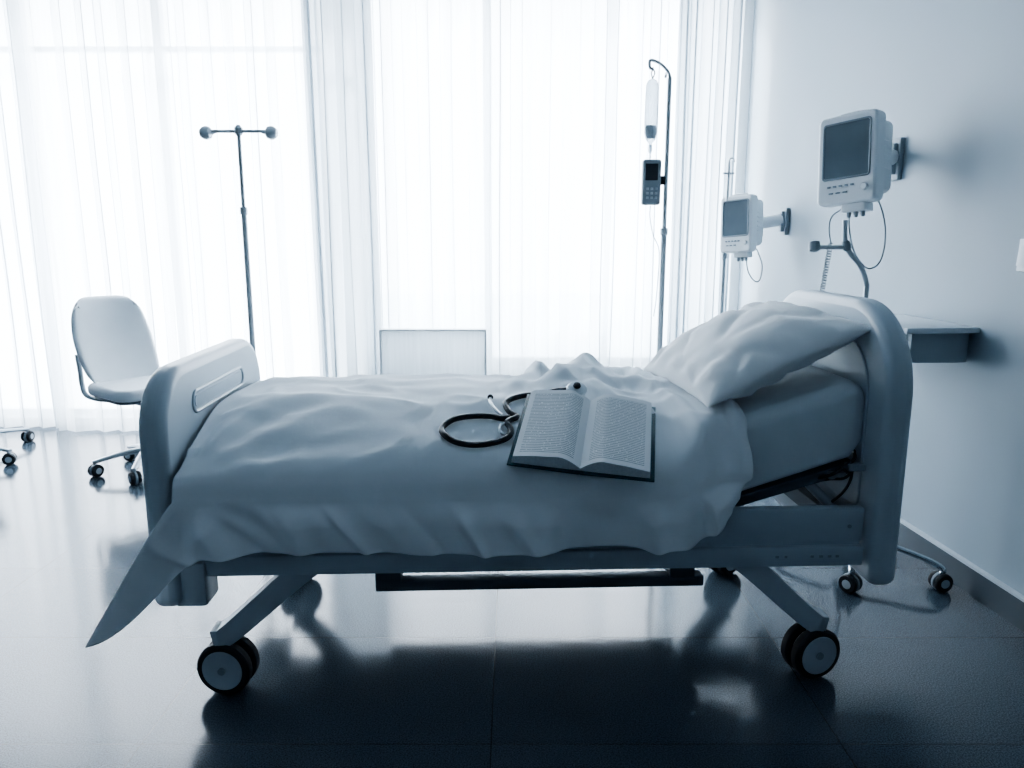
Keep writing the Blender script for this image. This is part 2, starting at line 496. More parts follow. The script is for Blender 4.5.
for x in (FX1, FX0):
    mb.tube([(x, a, b) for a, b in o], 0.006, 8, closed=True)
mb.build('grab_handle', M_plastic, fb)
mb = MB(); o = rrect(0.175, 0.595, 0.788, 0.822, 0.0165, 8)
mb.prism(o, FX1 - 0.002, FX1 + 0.002, lambda a, b, d: Vector((d, a, b)))
mb.build('grab_recess', M_rail, fb)
mb = MB(); o = rrect(0.05, 0.74, 0.40, 0.70, 0.04, 8)
mb.prism(o, FX0 - 0.008, FX0 + 0.002, lambda a, b, d: Vector((d, a, b)))
mb.build('footboard_panel', M_rail, fb, bevel=0.004)
for yy in (0.03, 0.76):
    mb = MB(); mb.box((-0.925, yy, 0.335), (0.09, 0.10, 0.13), bev=0.012)
    mb.build('corner_bracket', M_plastic, bed)
for (y, s) in ((0.0, 1), (0.79, -1)):
    mb = MB()
    mb.box((0.012, y + s * 0.020, 0.472), (1.87, 0.034, 0.098), bev=0.006)
    mb.box((0.012, y + s * 0.024, 0.416), (1.86, 0.026, 0.022))
    mb.box((0.008, y + s * 0.014, 0.382), (1.88, 0.044, 0.058), bev=0.006)
    side = mb.build('side_rail', M_rail, bed)
    if s == 1:
        mb = MB(); mb.lathe([(0.0055, 0), (0.0055, 0.003), (0.003, 0.0035)], axisM((0.905, 0.0035, 0.468), (0, -1, 0)), 14)
        mb.build('bolt', M_grey, side)
        for x, w_ in ((0.70, 0.010), (0.725, 0.008), (0.80, 0.010), (0.825, 0.012), (0.85, 0.010), (0.872, 0.010)):
            mb = MB(); mb.box((x, -0.0085, 0.384), (w_, 0.002, 0.007), bev=0.0008)
            mb.build('rail_marking', M_grey, side)
mb = MB()
for x in (-0.90, -0.60, 0.0, 0.50, 0.92): mb.box((x, 0.395, 0.44), (0.05, 0.72, 0.05))
mb.box((0, 0.12, 0.43), (1.86, 0.04, 0.04)); mb.box((0, 0.67, 0.43), (1.86, 0.04, 0.04))
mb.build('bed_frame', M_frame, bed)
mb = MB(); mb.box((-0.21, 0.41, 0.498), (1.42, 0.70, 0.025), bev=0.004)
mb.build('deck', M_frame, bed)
a = math.radians(17)
mb = MB()
mb.box((0.72, 0.41, 0.564), (0.45, 0.70, 0.022), rot=Matrix.Rotation(-a, 3, 'Y'), bev=0.004)
mb.box((0.72, 0.075, 0.558), (0.45, 0.03, 0.030), rot=Matrix.Rotation(-a, 3, 'Y'), bev=0.004)
mb.build('backrest_deck', M_frame, bed)
for p in ([(0.56, 0.3, 0.40), (0.64, 0.3, 0.452), (0.86, 0.3, 0.60)], [(0.93, 0.10, 0.46), (0.80, 0.10, 0.585)]):
    mb = MB(); mb.tube(p, 0.015, 12); mb.build('backrest_actuator', M_steel, bed)
for pts, r_ in (([(0.95, 0.10, 0.66), (0.93, 0.06, 0.645), (0.88, 0.04, 0.62), (0.85, 0.05, 0.60), (0.82, 0.08, 0.585), (0.80, 0.12, 0.57)], 0.005),
               ([(0.95, 0.10, 0.63), (0.92, 0.05, 0.612), (0.89, 0.03, 0.60), (0.86, 0.06, 0.588), (0.79, 0.10, 0.56)], 0.004),
               ([(0.94, 0.08, 0.62), (0.915, 0.04, 0.59), (0.90, 0.05, 0.55), (0.89, 0.10, 0.50)], 0.004)):
    mb = MB(); mb.tube(pts, r_, 8, 6); mb.build('cable', M_dark, bed)
for c_ in ((0.93, 0.05, 0.628), (0.88, 0.06, 0.602)):
    mb = MB(); mb.box(c_, (0.05, 0.035, 0.02), bev=0.004); mb.build('cable_clamp', M_grey, bed)
mb = MB()
mb.box((0.055, 0.25, 0.202), (1.03, 0.05, 0.034), bev=0.005); mb.box((0.055, 0.54, 0.202), (1.03, 0.05, 0.034), bev=0.005)
for x in (-0.42, 0.50): mb.box((x, 0.395, 0.232), (0.08, 0.34, 0.04), bev=0.005)
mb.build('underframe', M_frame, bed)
for x in (-0.42, 0.50):
    mb = MB(); mb.box((x, 0.395, 0.335), (0.06, 0.12, 0.17), bev=0.008)
    mb.build('lift_column', M_steel, bed)

def twin_caster(parent, c, r, w, yaw, top_z, gap=0.012):
    d = Vector((math.sin(math.radians(yaw)), -math.cos(math.radians(yaw)), 0))
    cs = bpy.data.objects.new('caster', None); COL.objects.link(cs); cs.parent = parent
    mb = MB()
    mb.tube([Vector(c) - d * (w + gap), Vector(c) + d * (w + gap)], r * 0.14, 12)
    mb.lathe([(r * 0.30, -0.004), (r * 0.38, 0.0), (r * 0.38, 0.010), (r * 0.22, 0.014), (r * 0.18, top_z - c[2] - r * 0.55)], T3(c[0], c[1], c[2] + r * 0.55), 18)
    mb.box((c[0], c[1], c[2] + r * 0.35), (gap * 1.2, gap * 1.2, r * 0.8), rot=Matrix.Rotation(math.radians(yaw), 3, 'Z'))
    f = mb.build('fork', M_grey, cs)
    for s in (-1, 1):
        cc = Vector(c) + d * s * (gap * 0.5 + w * 0.5)
        mb = MB()
        hw = w * 0.5
        prof = [(r * 0.62, -hw), (r * 0.9, -hw), (r * 0.985, -hw * 0.6), (r, 0), (r * 0.985, hw * 0.6), (r * 0.9, hw), (r * 0.62, hw)]
        mb.lathe(prof, axisM(cc, d), 36, m=0)
        prof = [(r * 0.1, -hw * 1.02), (r * 0.70, -hw * 1.02), (r * 0.73, -hw * 1.1), (r * 0.75, -hw * 1.02), (r * 0.75, hw * 1.02), (r * 0.73, hw * 1.1), (r * 0.70, hw * 1.02), (r * 0.12, hw * 1.02), (r * 0.10, hw * 1.12), (r * 0.02, hw * 1.14)]
        mb.lathe(prof, axisM(cc, d), 36, m=1)
        mb.build('wheel', [M_rubber, M_hub], cs)
    return cs
for (sx, yn, yaw, xa) in ((-1, 0.02, -8, 0.85), (1, 0.03, 14, 0.835), (-1, 0.72, 60, 0.815), (1, 0.72, 40, 0.80)):
    mb = MB()
    xo = xa * sx
    yy = yn
    y_in = 0.12 if yn < 0.3 else 0.67
    p0 = Vector((0.55 * sx, y_in, 0.385)); p1 = Vector((0.64 * sx, y_in * 0.7 + yy * 0.3, 0.335)); p2 = Vector((xo - 0.02 * sx, yy, 0.185)); p3 = Vector((xo + 0.03 * sx, yy, 0.168))
    P = catmull([p0, p1, p2, p3], 6)
    K = len(P); vs = []; fs = []
    for i, p in enumerate(P):
        t = (P[min(i + 1, K - 1)] - P[max(i - 1, 0)]).normalized()
        nrm = Vector((0, 1, 0)).cross(t).normalized()
        q = i / (K - 1); hh = 0.040 - 0.016 * q; ww = 0.030
        for (a_, b_) in ((-1, -1), (1, -1), (1, 1), (-1, 1)):
            vs.append(p + nrm * hh * a_ + Vector((0, 1, 0)) * ww * b_)
    for i in range(K - 1):
        for k in range(4):
            fs.append([i * 4 + k, i * 4 + (k + 1) % 4, i * 4 + 4 + (k + 1) % 4, i * 4 + 4 + k])
    fs.append([0, 1, 2, 3]); fs.append([(K - 1) * 4 + k for k in range(4)])
    mb.add(vs, fs)
    lg = mb.build('leg', M_leg, bed, bevel=0.008)
    twin_caster(lg, (xo, yy, 0.078), 0.078, 0.034, yaw, 0.165)

# ------------------------------------------------------------------ mattress
def mat_top(x):
    return 0.692 + 0.073 * smooth(0.30, 0.58, x) + max(0, x - 0.58) * 0.31 * smooth(0.5, 0.66, x)
def mat_bot(x):
    return 0.514 + max(0, x - 0.50) * 0.325
nx = 60
vs = []; fs = []
X0, X1 = -0.935, 0.948
for i in range(nx + 1):
    t = i / nx; x = X0 + (X1 - X0) * t
    e = 1.0
    d = min(x - X0, X1 - x)
    if d < 0.03: e = math.sqrt(max(0, 1 - (1 - d / 0.03) ** 2))
    zb, zt = mat_bot(x), mat_top(x)
    ins = 0.03 * (1 - e) * 0.9
    o = rrect(0.052 + ins * 0.5, 0.775 - ins * 0.5, zb + ins, zt - ins, (0.025, 0.025, 0.045, 0.045), 8)
    for (yy, zz) in o:
        vs.append((x, yy, zz))
n = len(o)
for i in range(nx):
    for k in range(n):
        fs.append([i * n + k, i * n + (k + 1) % n, (i + 1) * n + (k + 1) % n, (i + 1) * n + k])
fs.append(list(range(n))); fs.append([nx * n + k for k in range(n)])
mb = MB(); mb.add(vs, fs)
tag(mb.build('mattress', M_mattress, M=BEDM, ang=70), 'thick mattress in a fitted pale cotton sheet, head end raised', 'mattress')

# ------------------------------------------------------------------ draped sheet
prof1 = [(0.835, 0.50), (0.832, 0.60), (0.825, 0.70), (0.79, 0.748), (0.72, 0.760), (0.55, 0.768), (0.40, 0.774), (0.30, 0.772), (0.22, 0.756), (0.08, 0.712), (-0.02, 0.672), (-0.056, 0.640), (-0.072, 0.59)]
prof2 = [(0.835, 0.50), (0.830, 0.60), (0.820, 0.71), (0.79, 0.765), (0.72, 0.785), (0.55, 0.79), (0.40, 0.792), (0.28, 0.79), (0.19, 0.79), (0.10, 0.785), (0.045, 0.765), (0.01, 0.71), (-0.03, 0.62)]
def dense(p, n=7): return [Vector((a[0], a[1], 0)) for a in catmull([Vector((q[0], q[1], 0)) for q in p], n)]
D1, D2 = dense(prof1), dense(prof2)
ND = len(D1)
NH = 44
NX = 400
def crease(v, k=3.4):
    a = noise.noise(v) * k
    return math.exp(-a * a * 1.6)
XL = -0.93
vs = []; fs = []
for i in range(NX + 1):
    a = i / NX
    for j in range(ND + NH):
        if j < ND:
            q = 0.0
            w0 = D1[j]
            yrel = smooth(0.1, 0.75, w0.x)
            xr = 0.605 - 0.17 * yrel
        else:
            q = (j - ND + 1) / NH
            xr = 0.605 - 0.05 * q
        xr += 0.018 * noise.noise(Vector((j * 0.12, 3.3, 0)))
        x = XL + (xr - XL) * a
        s = x - XL
        w = smooth(0.38, 0.54, x)
        if j < ND:
            p = D1[j].lerp(D2[j], w)
            y, z = p.x, p.y
            nearfade = smooth(-0.07, 0.0, y)
            z -= 0.02 * math.exp(-s / 0.08) * smooth(0.5, 0.0, y) * nearfade
            crumpl = smooth(-0.16, 0.10, x) * smooth(0.22, 0.45, y)
            wx = 0.25 * noise.noise(Vector((x * 3, y * 3, 1))); wy = 0.25 * noise.noise(Vector((x * 3, y * 3, 6)))
            env = nearfade * smooth(0.83, 0.78, y) * smooth(0.0, 0.08, s)
            z += env * 0.013 * crease(Vector((x * 1.3 + wx, y * 3.4 + wy + x * 0.7, 0.7)))
            z += env * 0.010 * crease(Vector((x * 2.2 - y * 1.8 + wx, y * 3.0 + x * 1.5 + wy, 4.7)), 4.5)
            z += env * 0.006 * crease(Vector((x * 4.4 + y * 2.8 + wx * 2, y * 6.0 - x * 1.5 + wy * 2, 24.7)), 4.5)
            v = Vector((x * 5 + y * 3, y * 5 - x * 2, 2.7))
            z += env * 0.003 * noise.noise(v)
            dx, dy = x + 0.91, y + 0.05
            rr = math.hypot(dx, dy); th = math.atan2(dy, dx)
            z += nearfade * 0.008 * math.sin(th * 11 + 0.8) * smooth(0.06, 0.2, rr) * smooth(0.75, 0.2, rr)
            bx = x - (0.23 - 0.10 * smooth(0.75, 0.4, y)) + 0.05 * wx * 4
            far = smooth(0.28, 0.52, y) * smooth(0.86, 0.78, y)
            fadeR = smooth(0.56, 0.42, x) * smooth(0.86, 0.78, y)
            z += 0.058 * math.exp(-(bx / 0.075) ** 2) * far
            z += 0.036 * math.exp(-((bx + 0.15) / 0.040) ** 2) * smooth(0.38, 0.6, y) * smooth(0.86, 0.78, y)
            z += 0.024 * math.exp(-((bx - 0.12) / 0.035) ** 2) * smooth(0.25, 0.5, y) * fadeR
            z += 0.030 * (crease(Vector((x * 6 + y * 2.0 + wx * 2, y * 3.0 - x * 2 + wy * 2, 5.1)), 2.6) - 0.4) * crumpl * fadeR
            z += 0.014 * (crease(Vector((x * 11 - y * 4.0 + wx * 3, y * 8 + x * 3 + wy * 3, 9.1)), 2.6) - 0.4) * crumpl * fadeR
            e = xr - x
            z += 0.012 * math.exp(-((e - 0.030) / 0.018) ** 2) + 0.014 * math.exp(-((e - 0.13 - 0.04 * noise.noise(Vector((y * 4, 0, 0)))) / 0.022) ** 2)
            if 0.055 < y < 0.765:
                z = max(z, mat_top(x) + 0.006)
            if e < 0.02: z -= 0.010 * (1 - e / 0.02) * (1 if y > 0.1 else 0.3)
        else:
            pt1, pt2 = D1[-1], D2[-1]
            p = pt1.lerp(pt2, w)
            hem = 0.255 + 0.195 * smooth(0, 0.17, s) + 0.05 * smooth(0.40, 0.58, x) + 0.006 * math.sin(x * 9)
            z = p.y + (hem - p.y) * q
            y = p.x - 0.012 * q - 0.05 * math.exp(-s / 0.10) * q
            sq = smooth(0.0, 0.5, q)
            xs = x - 0.22 * q * math.exp(-s / 0.6)
            ph = xs * 13 + 2.4 * noise.noise(Vector((xs * 2.2, 0, 4)))
            y += 0.022 * sq * math.sin(ph) * (0.6 + 0.8 * noise.noise(Vector((x * 2, 7, 0))))
            y -= 0.030 * sq * crease(Vector((xs * 3.6 - z * 0.8, z * 0.8, 3)), 4.5)
            y -= 0.018 * sq * crease(Vector((xs * 6.0 + z * 2.0, z * 1.5, 13)), 4.5)
            y += 0.012 * math.sin(x * 42 + 1.0) * smooth(0.40, 0.48, x) * smooth(0, .4, q)
            dx, dz = x + 0.91, z - 0.66
            rr = math.hypot(dx, dz); th = math.atan2(dz, dx)
            y += 0.014 * sq * math.sin(th * 9 + 0.5) * smooth(0.9, 0.25, rr)
            y = min(y, -0.018)
            x = x - 0.20 * (q ** 0.9) * math.exp(-s / 0.20)
            x -= 0.05 * smooth(0.42, 0.60, x) * q
        vs.append((x, y, z))
R = ND + NH
for i in range(NX):
    for j in range(R - 1):
        o = i * R + j
        fs.append([o, o + 1, o + R + 1, o + R])
mb = MB(); mb.add(vs, fs)
sheet = mb.build('bed_sheet', M_cloth, M=BEDM, ang=180)
md = sheet.modifiers.new('thick', 'SOLIDIFY'); md.thickness = 0.003; md.offset = -1
tag(sheet, 'rumpled white cotton sheet draped over the mattress and side', 'bed sheet')
bvh = BVHTree.FromPolygons([Vector(v) for v in vs], fs)
def surf(x, y):
    h = bvh.ray_cast(Vector((x, y, 2)), Vector((0, 0, -1)))
    return h[0].z if h[0] else 0.78

# ------------------------------------------------------------------ pillow
def make_pillow():
    A, B, Th = 0.262, 0.305, 0.088
    n = 84
    def pt(u, v, s):
        ox = A * u * (1 - 0.055 * (1 - v * v)); oy = B * v * (1 - 0.045 * (1 - u * u))
        e = max(0, (1 - abs(u) ** 3.2) * (1 - abs(v) ** 3.2))
        h = Th * (0.62 * e ** 0.5 + 0.45 * e ** 1.0)
        corner = (abs(u) * abs(v)) ** 2
        wu = 0.35 * noise.noise(Vector((u, v, 31)))
        cr = 0.006 * noise.noise(Vector((u * 2.2, v * 1.8, s * 3)))
        # gathers running inward from the seams
        eu = smooth(0.55, 0.9, abs(u)) * smooth(1.0, 0.93, abs(u)); ev = smooth(0.55, 0.9, abs(v)) * smooth(1.0, 0.93, abs(v))
        cr += 0.0045 * math.sin(v * 17 + 3 * wu) * eu + 0.0045 * math.sin(u * 15 + 3 * wu) * ev
        cr -= 0.009 * (crease(Vector((u * 0.6 + v * 1.0 + wu, v * 0.7 - u * 1.5, 8)), 6) - 0.2)
        cr -= 0.006 * (crease(Vector((u * 1.4 - v * 0.9, v * 1.2 + u * 0.9 + wu, 18)), 6) - 0.2)
        z = s * h + cr * min(1.0, e * 3)
        if s < 0: z *= 0.9
        z += -0.012 * (u * u) - 0.008 * v * v
        return (ox, oy, z)
    vs = []; idx = {}
    for s in (1, -1):
        for i in range(n + 1):
            for j in range(n + 1):
                if s == -1 and (i in (0, n) or j in (0, n)):
                    idx[(s, i, j)] = idx[(1, i, j)]; continue
                u = math.sin((i / n - 0.5) * pi); v = math.sin((j / n - 0.5) * pi)
                idx[(s, i, j)] = len(vs); vs.append(pt(u, v, s))
    fs = []
    for s in (1, -1):
        for i in range(n):
            for j in range(n):
                fs.append([idx[(s, i, j)], idx[(s, i + 1, j)], idx[(s, i + 1, j + 1)], idx[(s, i, j + 1)]])
    mb = MB(); mb.add(vs, fs)
    Mx = BEDM @ T3(0.700, 0.365, 0.930) @ RZ(5) @ Matrix.Rotation(math.radians(-24), 4, 'Y')
    ob = mb.build('pillow', M_pillow, M=Mx, ang=180)
    tag(ob, 'plump white cotton pillow leaning against the headboard', 'pillow')
make_pillow()

# ------------------------------------------------------------------ book
SL = math.atan2(0.125, 0.34)
BOOKM = BEDM @ T3(0.163, 0.066, 0.724) @ Matrix.Rotation(SL, 4, 'X') @ RZ(-12)
book = root('open_book', BOOKM, 'large open hardcover book with printed pages and dark teal cover', 'book')
HB, WB = 0.168, 0.178
def ph_(s):
    t = s / WB
    return 0.009 + 0.031 * math.sin(min(1, t * 2.9) * pi / 2) - 0.016 * t * t
mb = MB()
mb.box((-(WB + 0.008) / 2 - 0.004, 0, 0.0), (WB + 0.012, 2 * HB + 0.020, 0.005), rot=Matrix.Rotation(0.02, 3, 'Y'), bev=0.0015)
mb.box(((WB + 0.008) / 2 + 0.004, 0, 0.0), (WB + 0.012, 2 * HB + 0.020, 0.005), rot=Matrix.Rotation(-0.02, 3, 'Y'), bev=0.0015)
mb.box((0, 0, -0.001), (0.02, 2 * HB + 0.020, 0.005), bev=0.0015)
mb.build('cover', M_cover, book)
for s in (-1, 1):
    ns, nh = 30, 8
    vs = []; fs = []
    for i in range(ns + 1):
        t = i / ns
        for k in range(nh + 1):
            y = -HB + 2 * HB * k / nh
            vs.append((s * t * WB, y, ph_(t * WB) + 0.0015 * noise.noise(Vector((t * 4, y * 10, s)))))
    o = len(vs)
    for i in range(ns + 1):
        t = i / ns
        for k in range(nh + 1):
            y = -HB + 2 * HB * k / nh
            vs.append((s * (t * WB + 0.003 * t), y, 0.003))
    mbp = MB()
    for i in range(ns):
        for k in range(nh):
            a0 = i * (nh + 1) + k
            fs.append([a0, a0 + 1, a0 + nh + 2, a0 + nh + 1])
    mbp.add(vs, fs, 0)
    fs = []
    for i in range(ns):
        for k in (0, nh):
            a0 = i * (nh + 1) + k
            fs.append([a0, a0 + nh + 1, o + a0 + nh + 1, o + a0])
    for k in range(nh):
        a0 = ns * (nh + 1) + k
        fs.append([a0, a0 + 1, o + a0 + 1, o + a0])
    mbp.f += fs; mbp.m += [1] * len(fs)
    mbp.build('page_block', [M_page, M_pageedge], book, ang=50)

# ------------------------------------------------------------------ stethoscope
st = root('stethoscope', BEDM, 'black stethoscope with steel chestpiece lying beside the open book', 'stethoscope')
def onsheet(pts, r, n=8, lift=0.0):
    P = catmull([Vector((p[0], p[1], 0)) for p in pts], n)
    res = []
    for p in P:
        z = max(surf(p.x, p.y), surf(p.x, p.y + r), surf(p.x, p.y - r))
        res.append(Vector((p.x, p.y, z + r + lift)))
    for _ in range(2):
        zs = [v.z for v in res]
        for i in range(1, len(res) - 1): res[i].z = max(zs[i], (zs[i - 1] + zs[i] * 2 + zs[i + 1]) / 4)
    return res
cx_, cy_, cz_ = 0.158, 0.238, 0.818
mb = MB()
pts_t = onsheet([(0.075, 0.275), (0.035, 0.275), (-0.02, 0.262), (-0.055, 0.220), (-0.045, 0.17), (-0.025, 0.145), (-0.045, 0.125), (-0.057, 0.105)], 0.0085)
pts_t = catmull([Vector((cx_ - 0.028, cy_ + 0.004, cz_ + 0.000)), Vector((0.100, 0.260, 0.812)), Vector((0.065, 0.272, 0.800)), pts_t[5]], 6) + pts_t[6:]
mb.tube(pts_t, 0.0085, 12)
mb.build('tubing', M_dark, st)
mb = MB()
mb.tube(onsheet([(-0.057, 0.105), (-0.045, 0.075), (-0.055, 0.045), (-0.095, 0.020), (-0.155, 0.006), (-0.215, 0.026), (-0.237, 0.072), (-0.210, 0.122), (-0.155, 0.148), (-0.105, 0.150), (-0.07, 0.136), (-0.045, 0.14)], 0.0085), 0.0085, 12)
mb.build('headset_tube', M_dark, st)
for pts in ([(-0.057, 0.105), (-0.074, 0.090), (-0.072, 0.065), (-0.052, 0.052)], [(-0.100, 0.255), (-0.100, 0.225), (-0.085, 0.18), (-0.067, 0.15)]):
    P = onsheet(pts, 0.0045, lift=0.006)
    mb = MB(); mb.tube(P, 0.0045, 10)
    bo = mb.build('binaural', M_satin, st)
    e = P[0] if pts[0][1] > 0.2 else P[-1]
    mb = MB(); mb.lathe([(0.003, -0.009), (0.007, -0.006), (0.009, 0.0), (0.007, 0.006), (0.003, 0.009)], axisM(e, (0.1, 1, 0)), 14)
    mb.build('ear_tip', M_rubber, bo)
mb = MB()
TT = T3(cx_, cy_, cz_) @ Matrix.Rotation(math.radians(28), 4, 'X')
mb.lathe([(0.016, -0.010), (0.027, -0.008), (0.031, 0.0), (0.031, 0.006), (0.027, 0.010), (0.012, 0.012)], TT, 28, m=0)
mb.lathe([(0.010, 0.012), (0.012, 0.016), (0.010, 0.022), (0.004, 0.024)], TT, 20, m=1)
mb.build('chestpiece', [M_satin, M_dark], st)

# ------------------------------------------------------------------ small caster
def small_caster(parent, c, r=0.026, yaw=0, top=0.08):
    cs = bpy.data.objects.new('caster', None); COL.objects.link(cs); cs.parent = parent
    d = Vector((math.sin(yaw), -math.cos(yaw), 0))
    C = Vector((c[0], c[1], r))
    mb = MB()
    mb.tube([C + Vector((0, 0, r * 0.5)), (c[0], c[1], top)], r * 0.22, 10)
    mb.lathe([(r * 1.02, -r * 0.16), (r * 1.05, 0), (r * 1.02, r * 0.16)], axisM(C, d), 20)
    mb.build('hood', M_grey, cs)
    for s in (-1, 1):
        m2 = MB()
        m2.lathe([(r * 0.45, -r * 0.28), (r * 0.9, -r * 0.28), (r, -r * 0.12), (r, r * 0.12), (r * 0.9, r * 0.28), (r * 0.45, r * 0.28)], axisM(C + d * s * r * 0.5, d), 24)
        m2.lathe([(r * 0.1, -r * 0.30), (r * 0.5, -r * 0.30), (r * 0.5, r * 0.30), (r * 0.1, r * 0.34)], axisM(C + d * s * r * 0.5, d), 20, m=1)
        m2.build('wheel', [M_rubber, M_hub], cs)

# ------------------------------------------------------------------ office chairs
def chair(M, leg0, label, nleg=5, rleg=0.27):
    c = root('office_chair', M, label, 'chair', 'office chairs by the window')
    mb = MB()
    o = rrect(-0.22, 0.22, -0.215, 0.215, 0.09, 8)
    mb.prism(o, 0.435, 0.498, lambda a, b, d: Vector((a, b, d)))
    mb.build('seat', M_chair, c, bevel=0.024, seg=5)
    mb = MB(); o = rrect(-0.19, 0.20, -0.195, 0.195, 0.08, 8)
    mb.prism(o, 0.420, 0.437, lambda a, b, d: Vector((a, b, d))); mb.box((0, 0, 0.405), (0.18, 0.14, 0.035), bev=0.008)
    mb.build('seat_pan', M_frame, c)
    n, k = 28, 28; vs = []; fs = []
    for side in (0, 1):
        for i in range(n + 1):
            for j in range(k + 1):
                v = -1 + 2 * i / n; u = -1 + 2 * j / k
                f = (1 - 0.36 * abs(u) ** 5 * abs(v) ** 5)
                hw = 0.215 * (1 - 0.12 * smooth(0, 1, v) - 0.06 * smooth(0, -1, v))
                yv = hw * u * (f ** 0.6); zv = 0.248 * v * (f ** 0.6)
                zz = 0.700 + zv
                xx = -0.210 - 0.42 * (zz - 0.48) + 0.045 * u * u + 0.03 * (v * v)
                th = 0.028 * ((1 - abs(u) ** 6) * (1 - abs(v) ** 6)) ** 0.4
                xx += th if side == 0 else -th
                vs.append((xx, yv, zz))
    o = (n + 1) * (k + 1)
    for s in (0, 1):
        for i in range(n):
            for j in range(k):
                a0 = s * o + i * (k + 1) + j
                fs.append([a0, a0 + 1, a0 + k + 2, a0 + k + 1])
    mb = MB(); mb.add(vs, fs); ob = mb.build('backrest', M_chair, c, ang=80)
    bm = bmesh.new(); bm.from_mesh(ob.data); bmesh.ops.remove_doubles(bm, verts=bm.verts[:], dist=0.0008); bmesh.ops.recalc_face_normals(bm, faces=bm.faces[:]); bm.to_mesh(ob.data); bm.free()
    for sy in (-0.18, 0.18):
        mb = MB()
        mb.tube([(0.0, sy * 0.6, 0.411), (-0.14, sy * 0.9, 0.408), (-0.26, sy, 0.420), (-0.30, sy, 0.475), (-0.305, sy, 0.55), (-0.32, sy, 0.64)], 0.013, 10, 6)
        mb.build('back_bracket', M_grey, c)
    mb = MB(); mb.lathe([(0.034, 0.09), (0.034, 0.13), (0.027, 0.14), (0.027, 0.26), (0.016, 0.265), (0.016, 0.40)], None, 20)
    mb.build('gas_column', M_leg, c)
    for i in range(nleg):
        a = math.radians(leg0) + 2 * pi * i / nleg
        e = Vector((math.cos(a), math.sin(a), 0))
        mb = MB(); mb.tube([e * 0.0 + Vector((0, 0, 0.115)), e * rleg * 0.4 + Vector((0, 0, 0.112)), e * rleg + Vector((0, 0, 0.080))], [0.026, 0.022, 0.014], 12, 4, flat=0.7)
        lg = mb.build('base_leg', M_leg, c)
        small_caster(lg, e * (rleg - 0.012), 0.034, a + 0.6, 0.08)
    return c
chair(T3(-2.025, 4.02) @ RZ(-38), -113, 'white swivel office chair with curved backrest near the footboard')
chair(T3(-3.31, 4.22) @ RZ(-5), -8, 'white swivel office chair with only its wheeled base showing', rleg=0.47)

# ------------------------------------------------------------------ IV stands
def star_base(c, nleg=5, r=0.27, leg0=10, z=0.10, mat=M_steel):
    for i in range(nleg):
        a = math.radians(leg0) + 2 * pi * i / nleg
        e = Vector((math.cos(a), math.sin(a), 0))
        mb = MB(); mb.tube([Vector((0, 0, z)), e * r * 0.4 + Vector((0, 0, z + 0.005)), e * r * 0.85 + Vector((0, 0, z - 0.015)), e * r + Vector((0, 0, z - 0.035))], 0.010, 10, 5)
        lg = mb.build('base_leg', mat, c)
        small_caster(lg, e * r, 0.027, a + 0.7, z - 0.03)
    mb = MB(); mb.lathe([(0.030, z - 0.02), (0.034, z - 0.01), (0.034, z + 0.03), (0.018, z + 0.06)], None, 20)
    mb.build('base_hub', M_steel, c)

s1 = root('iv_stand', T3(-1.325, 3.8), 'slim steel infusion stand with two rounded end hooks, beside the curtain', 'iv stand')
star_base(s1)
mb = MB(); mb.lathe([(0.0135, 0.10), (0.0135, 1.38), (0.018, 1.385), (0.018, 1.415), (0.0095, 1.42), (0.0095, 1.77)], None, 16)
mb.build('pole', M_steel, s1)
mb = MB(); mb.tube([(-0.14, 0, 1.775), (0.14, 0, 1.775)], 0.008, 10); mb.lathe([(0.012, 1.755), (0.020, 1.765), (0.020, 1.79), (0.008, 1.805)], None, 16)
cb = mb.build('crossbar', M_steel, s1)
for sx in (-1, 1):
    mb = MB()
    mb.lathe([(0.004, -0.036), (0.020, -0.030), (0.031, -0.014), (0.033, 0.0), (0.028, 0.016), (0.012, 0.026), (0.006, 0.045)], axisM((sx * 0.155, 0, 1.768), (-sx, 0, 0.1)), 18)
    mb.build('hook', M_steel, cb)

s2 = root('iv_stand', T3(0.715, 3.6), 'tall steel infusion stand with curved top hook behind the bed', 'iv stand')
star_base(s2, leg0=40)
mb = MB(); mb.lathe([(0.0135, 0.10), (0.0135, 1.28), (0.018, 1.285), (0.018, 1.31), (0.010, 1.315), (0.010, 1.98)], None, 16)
mb.build('pole', M_steel, s2)
mb = MB()
mb.tube([(0, 0, 1.97), (0, 0, 1.985), (-0.012, 0, 2.010), (-0.045, 0, 2.04), (-0.085, 0, 2.055), (-0.094, 0, 2.045), (-0.090, 0, 2.022), (-0.075, 0, 2.018)], 0.007, 10, 6)
mb.tube([(0, 0, 1.98), (0.0, 0.04, 2.01), (0.0, 0.09, 2.015), (0.0, 0.10, 2.00)], 0.006, 10, 5)
mb.build('hook', M_steel, s2)
bg = root('iv_bag', T3(0.637, 3.6, 0), 'clear infusion bag and drip chamber hanging from the stand hook', 'iv bag')
for sx in (0.009, -0.006):
    mb = MB(); mb.tube([(0.003, 0, 2.017), (sx, 0, 2.0), (0.0, 0, 1.975)], 0.003, 8, 4)
    mb.build('hanger_loop', M_steel, bg)
mb = MB()
prof = [(0.006, 1.975), (0.020, 1.968), (0.028, 1.95), (0.030, 1.90), (0.031, 1.80), (0.030, 1.74), (0.022, 1.71), (0.008, 1.695), (0.006, 1.68)]
mb.lathe(prof, Matrix.Diagonal((1.0, 0.45, 1, 1)), 24)
mb.build('bag_body', M_clear, bg)
mb = MB(); mb.lathe([(0.020, 1.715), (0.0275, 1.74), (0.0275, 1.76), (0.024, 1.775), (0.01, 1.776)], Matrix.Diagonal((0.95, 0.38, 1, 1)), 24)
mb.build('fluid', M_bagfluid, bg)
